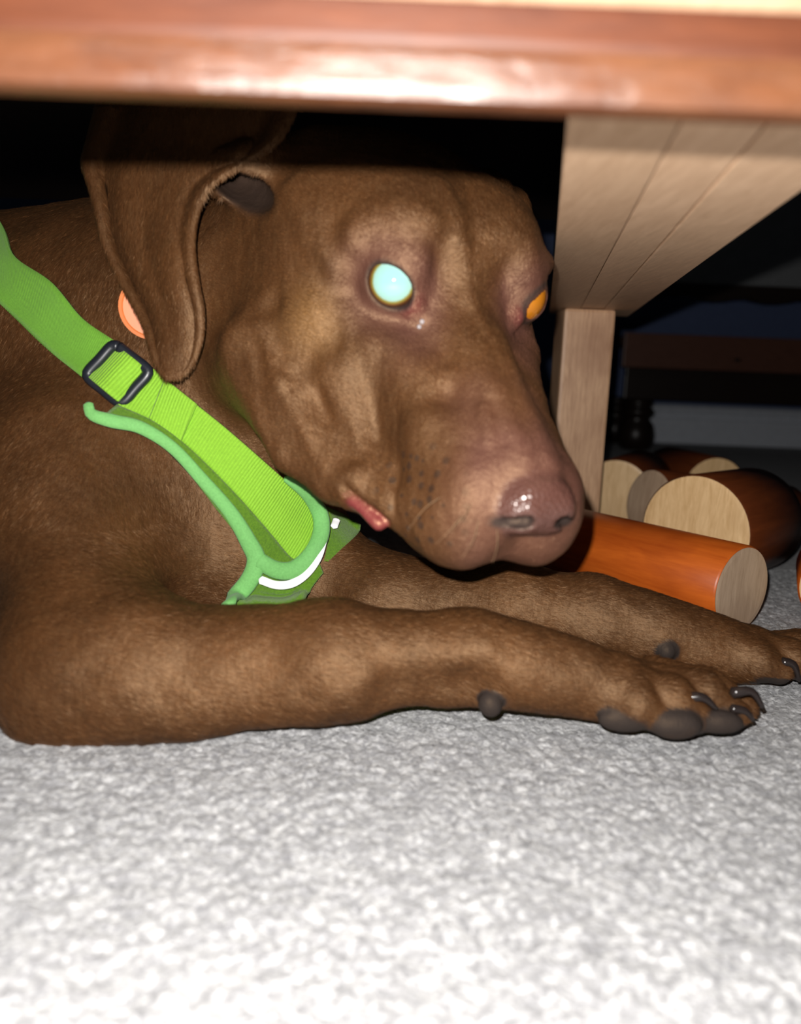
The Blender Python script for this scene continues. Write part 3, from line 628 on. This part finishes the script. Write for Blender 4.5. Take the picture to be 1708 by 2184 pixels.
def build_ear():
    rows = [  # y, x left, x right, depth left, depth right
        (225, 205, 640, 0.395, 0.345), (300, 185, 600, 0.392, 0.345), (350, 174, 530, 0.388, 0.347), (400, 190, 455, 0.385, 0.352), (450, 202, 428, 0.382, 0.354), (520, 218, 416, 0.380, 0.354),
        (600, 256, 424, 0.376, 0.353), (650, 284, 434, 0.372, 0.353), (700, 308, 436, 0.368, 0.354), (740, 319, 430, 0.364, 0.355), (770, 329, 419, 0.362, 0.356), (788, 337, 408, 0.360, 0.357), (799, 345, 397, 0.359, 0.357), (806, 354, 386, 0.358, 0.358), (810, 366, 374, 0.358, 0.358)]
    R_ = spline(np.array(rows, float), 60); n, mm = len(R_), 44; g = np.zeros((n, mm, 3))
    for i, (y, xl_, xr_, dl, dr) in enumerate(R_):
        wv = max(0.0, min(1.0, (809-y)/200.0))
        for j in range(mm):
            u = j/(mm-1); d = dl+(dr-dl)*u
            d -= 0.012*math.sin(math.pi*u)*wv*0.6                       # belly of the flap
            d += wv*(0.0055*math.exp(-((u-0.16)/0.07)**2)-0.004*math.exp(-((u-0.04)/0.06)**2)*1.3 - 0.0022*math.exp(-((u-0.96)/0.05)**2) + 0.0012*math.exp(-((u-0.86)/0.06)**2) + 0.003*math.exp(-((u-0.5)/0.12)**2)*math.exp(-((y-560)/150.0)**2))
            d += 0.002*math.sin(y*0.012+u*5)*wv
            g[i, j] = P(xl_+(xr_-xl_)*u, y, d)
    th = np.full((n, mm), 0.0042); th[:, 0] = th[:, -1] = 0.0015; th[-1] = 0.001; th[:, 1] = th[:, -2] = 0.003
    return sheet('ear', g, th, None, 'raw')
dog = build_dog()
tag(dog, 'chocolate brown short haired dog lying under the table with forelegs stretched out', 'dog')

# ---- eyes
def eyeball(center, gaze, r, mat, name='eye'):
    bm = bmesh.new(); bmesh.ops.create_uvsphere(bm, u_segments=40, v_segments=28, radius=1.0)
    o = bm_obj(name, bm, mat, None, True); z = norm(gaze); x = norm(np.cross([0, 0, 1.0], z)); y = np.cross(z, x)
    o.parent = dog; o.matrix_basis = Matrix.Translation(Vector(center))@Matrix((x*r, y*r, z*r)).transposed().to_4x4(); return o
def eye_mat(name, stops, coat=1.0):
    m = NT(name); zc = m.node('ShaderNodeSeparateXYZ', {0: m.c.outputs['Object']}).outputs[2]
    n = m.noise(9, 3); f = m.math('ADD', zc, m.math('MULTIPLY', m.math('SUBTRACT', n, 0.5), 0.03))
    m.set(Base_Color=m.ramp(m.math('MULTIPLY_ADD', f, 0.5, 0.5), stops), Roughness=0.08, Coat_Weight=coat, Specular_IOR_Level=0.5); return m.m
near_eye = eye_mat('painted_eyeshine', [(0.0, (0.03, 0.012, 0.008)), (0.795, (0.05, 0.018, 0.008)), (0.83, (0.16, 0.07, 0.012)), (0.872, (0.26, 0.26, 0.06)), (0.884, (0.30, 0.50, 0.44)), (1.0, (0.24, 0.49, 0.46))])  # flash reflection in the pupil is painted as a pale turquoise base colour
far_eye = eye_mat('amber_eye', [(0.0, (0.12, 0.03, 0.015)), (0.60, (0.13, 0.04, 0.022)), (0.74, (0.40, 0.13, 0.008)), (1.0, (0.46, 0.16, 0.010))])
ec = head_to_world(EYE)[0]; eyeball(ec, norm(CAM-ec)+-0.07*RIGHT-0.02*UP, 0.01135*HS, near_eye)['label'] = 'eye with its flash shine painted on as pale turquoise'
ec = head_to_world(EYE*[-1, 1, 1])[0]; eyeball(ec, norm(norm(CAM-ec)+0.55*RIGHT), 0.0118*HS, far_eye)['label'] = 'amber eye on the far side of the face'
def on(px, py, off=0.0): return P(px, py, hit(px, py)-off)
def claw(pts, r0):
    c = spline(np.array([P(*p) for p in pts]), 9); tube('claw', c, np.linspace(r0, r0*0.35, 9), M['claw'], None, 9).parent = dog
claw([(1470, 1488, 0.3240), (1500, 1488, 0.3220), (1528, 1512, 0.3215)], 0.0026)
claw([(1562, 1478, 0.3290), (1602, 1474, 0.3270), (1626, 1508, 0.3265)], 0.0026)
claw([(1560, 1512, 0.3270), (1588, 1516, 0.3255), (1606, 1536, 0.3255)], 0.0023)
claw([(1668, 1412, 0.3850), (1692, 1418, 0.3830), (1704, 1452, 0.3820)], 0.0026)
for px, py, r_ in ((900, 686, 0.0011), (894, 697, 0.0010)):
    bm = bmesh.new(); bmesh.ops.create_uvsphere(bm, u_segments=14, v_segments=10, radius=r_)
    o = bm_obj('tear_drop', bm, M['tear'], None, True); o.parent = dog; o.location = Vector(on(px, py, 0.0004))
for (a, b, c) in (((1005, 1075), (990, 1100), (960, 1135)), ((985, 1100), (960, 1130), (930, 1160)), ((1020, 1110), (1010, 1150), (985, 1190)), ((940, 1060), (905, 1085), (870, 1130)), ((1060, 1130), (1060, 1165), (1050, 1200))):
    d0 = hit(*a); pts = spline(np.array([P(*a, d0-0.0002), P(*b, d0-0.005), P(*c, d0-0.012)]), 8)
    tube('whisker', pts, np.linspace(0.00016, 0.00004, 8), M['whisker_hair'], None, 5).parent = dog

# ------------------------------------------------------------------ green harness
def cloth(name, c, rib=0.0, fuzz=0.0, rough=0.75, c2=None):
    m = NT(name); n = m.noise(900, 3); lo = tuple(x*0.72 for x in c)
    colr = m.mix(n, lo, c2 or tuple(min(1, x*1.15) for x in c)); h = m.math('MULTIPLY', n, 0.6)
    if rib:
        sn = m.math('SINE', m.math('MULTIPLY', m.attr('su'), rib)); h = m.math('ADD', h, m.math('MULTIPLY', sn, 0.8))
        colr = m.mix(m.math('MULTIPLY', m.math('ADD', sn, 1.0), 0.16), colr, tuple(x*0.5 for x in c))
    if fuzz: h = m.math('ADD', h, m.math('MULTIPLY', m.noise(2200, 2), fuzz)); 
    m.set(Base_Color=colr, Roughness=rough, Specular_IOR_Level=0.25, Sheen_Weight=0.25 if fuzz else 0.1); m.bump(h, 0.6 if fuzz else 0.4, 0.0006); return m.m
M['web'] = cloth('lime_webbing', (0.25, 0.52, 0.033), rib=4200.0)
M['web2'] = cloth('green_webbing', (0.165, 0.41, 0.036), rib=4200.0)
M['pipe'] = cloth('mint_binding', (0.165, 0.43, 0.125)); M['fleece'] = cloth('green_fleece', (0.055, 0.15, 0.006), fuzz=2.0, c2=(0.13, 0.27, 0.010))
m = NT('reflective_tape'); n = m.noise(3000, 2); m.set(Base_Color=m.mix(n, (0.90, 0.90, 0.91), (1, 1, 1)), Roughness=0.5, Metallic=0.0, Specular_IOR_Level=1.0); M['tape'] = m.m
hn = empty('dog_harness', P(400, 1000, 0.40)); tag(hn, 'lime green webbing harness with mint edging around the dog\'s neck and chest', 'harness')
def loft(name, e0, e1, off, mat, n=40, mm=10, thick=0.0016, belly=0.0, parent=None, dmax=0.435, extra=None, dmin=0.0):
    a, b = spline(e0, n), spline(e1, n); g = np.zeros((n, mm, 3)); dd = np.zeros((n, mm))
    uu = np.linspace(0, 1, mm)[None, :, None]; dd = np.minimum(hits((a[:, None]+(b-a)[:, None]*uu).reshape(-1, 2)), dmax).reshape(n, mm); dd = np.maximum(dd, dmin)
    for _ in range(4):
        e = np.pad(dd, 1, mode='edge'); dd = np.minimum(dd, (e[:-2, 1:-1]+e[2:, 1:-1]+e[1:-1, :-2]+e[1:-1, 2:]+4*dd)/8)
    for i in range(n):
        for j in range(mm):
            u = j/(mm-1); q = a[i]+(b[i]-a[i])*u
            g[i, j] = P(q[0], q[1], dd[i, j]-off-belly*math.sin(math.pi*u)+(extra(i/(n-1), u) if extra else 0))
    return sheet(name, g, thick, mat, parent or hn)
def band(name, pts, r_px, off, mat, flat=0.5, n=50, dmax=0.435, extra=None):
    c = spline(pts, n); d = np.minimum(hits(c), dmax)
    for _ in range(6): e = np.pad(d, 1, mode='edge'); d = (e[:-2]+e[2:]+2*d)/4
    w = np.array([P(q[0], q[1], dd-off+(extra(i/(n-1)) if extra else 0)) for i, (q, dd) in enumerate(zip(c, d))])
    rr = (np.full(n, float(r_px)) if np.isscalar(r_px) else np.interp(np.linspace(0, 1, n), np.linspace(0, 1, len(r_px)), r_px))*d/F
    return tube(name, w, rr, mat, hn, 12, flat, -FWD)
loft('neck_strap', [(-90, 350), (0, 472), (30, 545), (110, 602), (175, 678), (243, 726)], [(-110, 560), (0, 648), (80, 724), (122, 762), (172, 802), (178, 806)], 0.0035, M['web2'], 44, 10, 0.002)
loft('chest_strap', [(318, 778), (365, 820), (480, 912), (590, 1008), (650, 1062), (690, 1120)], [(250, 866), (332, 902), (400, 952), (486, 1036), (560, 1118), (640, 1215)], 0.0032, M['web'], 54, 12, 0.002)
sq = loft('stitched_tab', [(352, 808), (420, 862)], [(318, 892), (384, 948)], 0.0052, M['web'], 12, 10, 0.0016)
loft('fleece_padding', [(250, 866), (332, 902), (400, 952), (486, 1036), (560, 1118), (622, 1190), (655, 1190)], [(215, 895), (310, 925), (380, 985), (450, 1070), (510, 1150), (540, 1205), (600, 1240)], 0.0045, M['fleece'], 46, 8, 0.004)
loft('chest_panel', [(548, 1196), (600, 1232), (640, 1222), (672, 1180)], [(486, 1292), (560, 1298), (628, 1290), (690, 1222)], 0.004, M['fleece'], 30, 10, 0.004, dmin=0.385)
loft('side_panel', [(690, 1080), (700, 1130), (690, 1200)], [(770, 1118), (760, 1142), (700, 1200)], -0.002, M['fleece'], 20, 10, 0.004)
band('edge_binding', [(188, 862), (196, 884), (240, 898), (300, 912), (368, 955), (432, 1024), (492, 1094), (532, 1160), (546, 1195), (530, 1240), (484, 1292)], [11, 15, 14, 13, 13, 14, 15, 17, 20, 20, 20], 0.0065, M['pipe'], 0.5, 70)
band('loop_binding', [(610, 1020), (655, 1055), (682, 1095), (684, 1140), (662, 1185), (628, 1214), (590, 1216), (552, 1196)], [8, 12, 17, 18, 18, 19, 19, 18], 0.0085, M['pipe'], 0.55, 60)
band('reflective_strip', [(556, 1237), (590, 1248), (624, 1244), (656, 1222), (680, 1188), (694, 1145), (697, 1112)], [9, 9, 9, 8, 7, 5, 3], 0.0105, M['tape'], 0.35, 40)
band('reflective_strip', [(712, 1124), (718, 1108)], 8, 0.006, M['tape'], 0.4, 8)
def bkl(px, py, off): return P(px, py, hit(px, py)-off)
A_, B_, C_, D_ = (244, 732), (320, 792), (258, 862), (182, 800)
def lerp(a, b, t): return (a[0]+(b[0]-a[0])*t, a[1]+(b[1]-a[1])*t)
ringpx = [lerp(A_, B_, t) for t in (0.12, 0.5, 0.88)]+[lerp(B_, C_, t) for t in (0.1, 0.5, 0.9)]+[lerp(C_, D_, t) for t in (0.12, 0.5, 0.88)]+[lerp(D_, A_, t) for t in (0.1, 0.5, 0.9)]
ringpx.append(ringpx[0]); rp_ = spline(ringpx, 60); dmid = hit(250, 798)
tube('slider_buckle', [P(q[0], q[1], dmid-0.0075+0.00002*(q[0]-250)*0) for q in rp_], 0.0027, M['buckle'], hn, 10, 0.8, -FWD, False)
loft('buckle_loop', [lerp(A_, B_, 0.08), lerp(A_, B_, 0.5), lerp(A_, B_, 0.92)], [lerp(D_, C_, 0.08), lerp(D_, C_, 0.5), lerp(D_, C_, 0.92)], 0.0060, M['web'], 24, 10, 0.002, extra=lambda t, u: -0.0045*math.sin(math.pi*t))

# ------------------------------------------------------------------ round tag behind the ear
tc = P(322, 657, 0.3790); nrm = norm(CAM-tc-0.05*RIGHT); tx = norm(np.cross([0, 0, 1.0], nrm)); ty = np.cross(nrm, tx); r_ = 66*0.379/F
vs, fs = [], []; prof = [(0, 0.0009), (0.86, 0.0009), (0.90, 0.0014), (1.0, 0.0012), (1.0, -0.0012), (0, -0.0012)]
for rr, h_ in prof[1:-1]:
    for k in range(40): vs.append(tc+r_*rr*(math.cos(k*math.pi/20)*tx+math.sin(k*math.pi/20)*ty)+nrm*h_)
for i in range(3):
    for k in range(40): fs.append((i*40+k, i*40+(k+1)%40, (i+1)*40+(k+1)%40, (i+1)*40+k)[::-1])
fs.append(tuple(range(40))); fs.append(tuple(range(120, 160))[::-1])
tg = mesh_obj('identity_tag', vs, fs, M['tag_orange'], None, False); tag(tg, 'round orange tag peeking out behind the dog\'s hanging ear', 'tag')
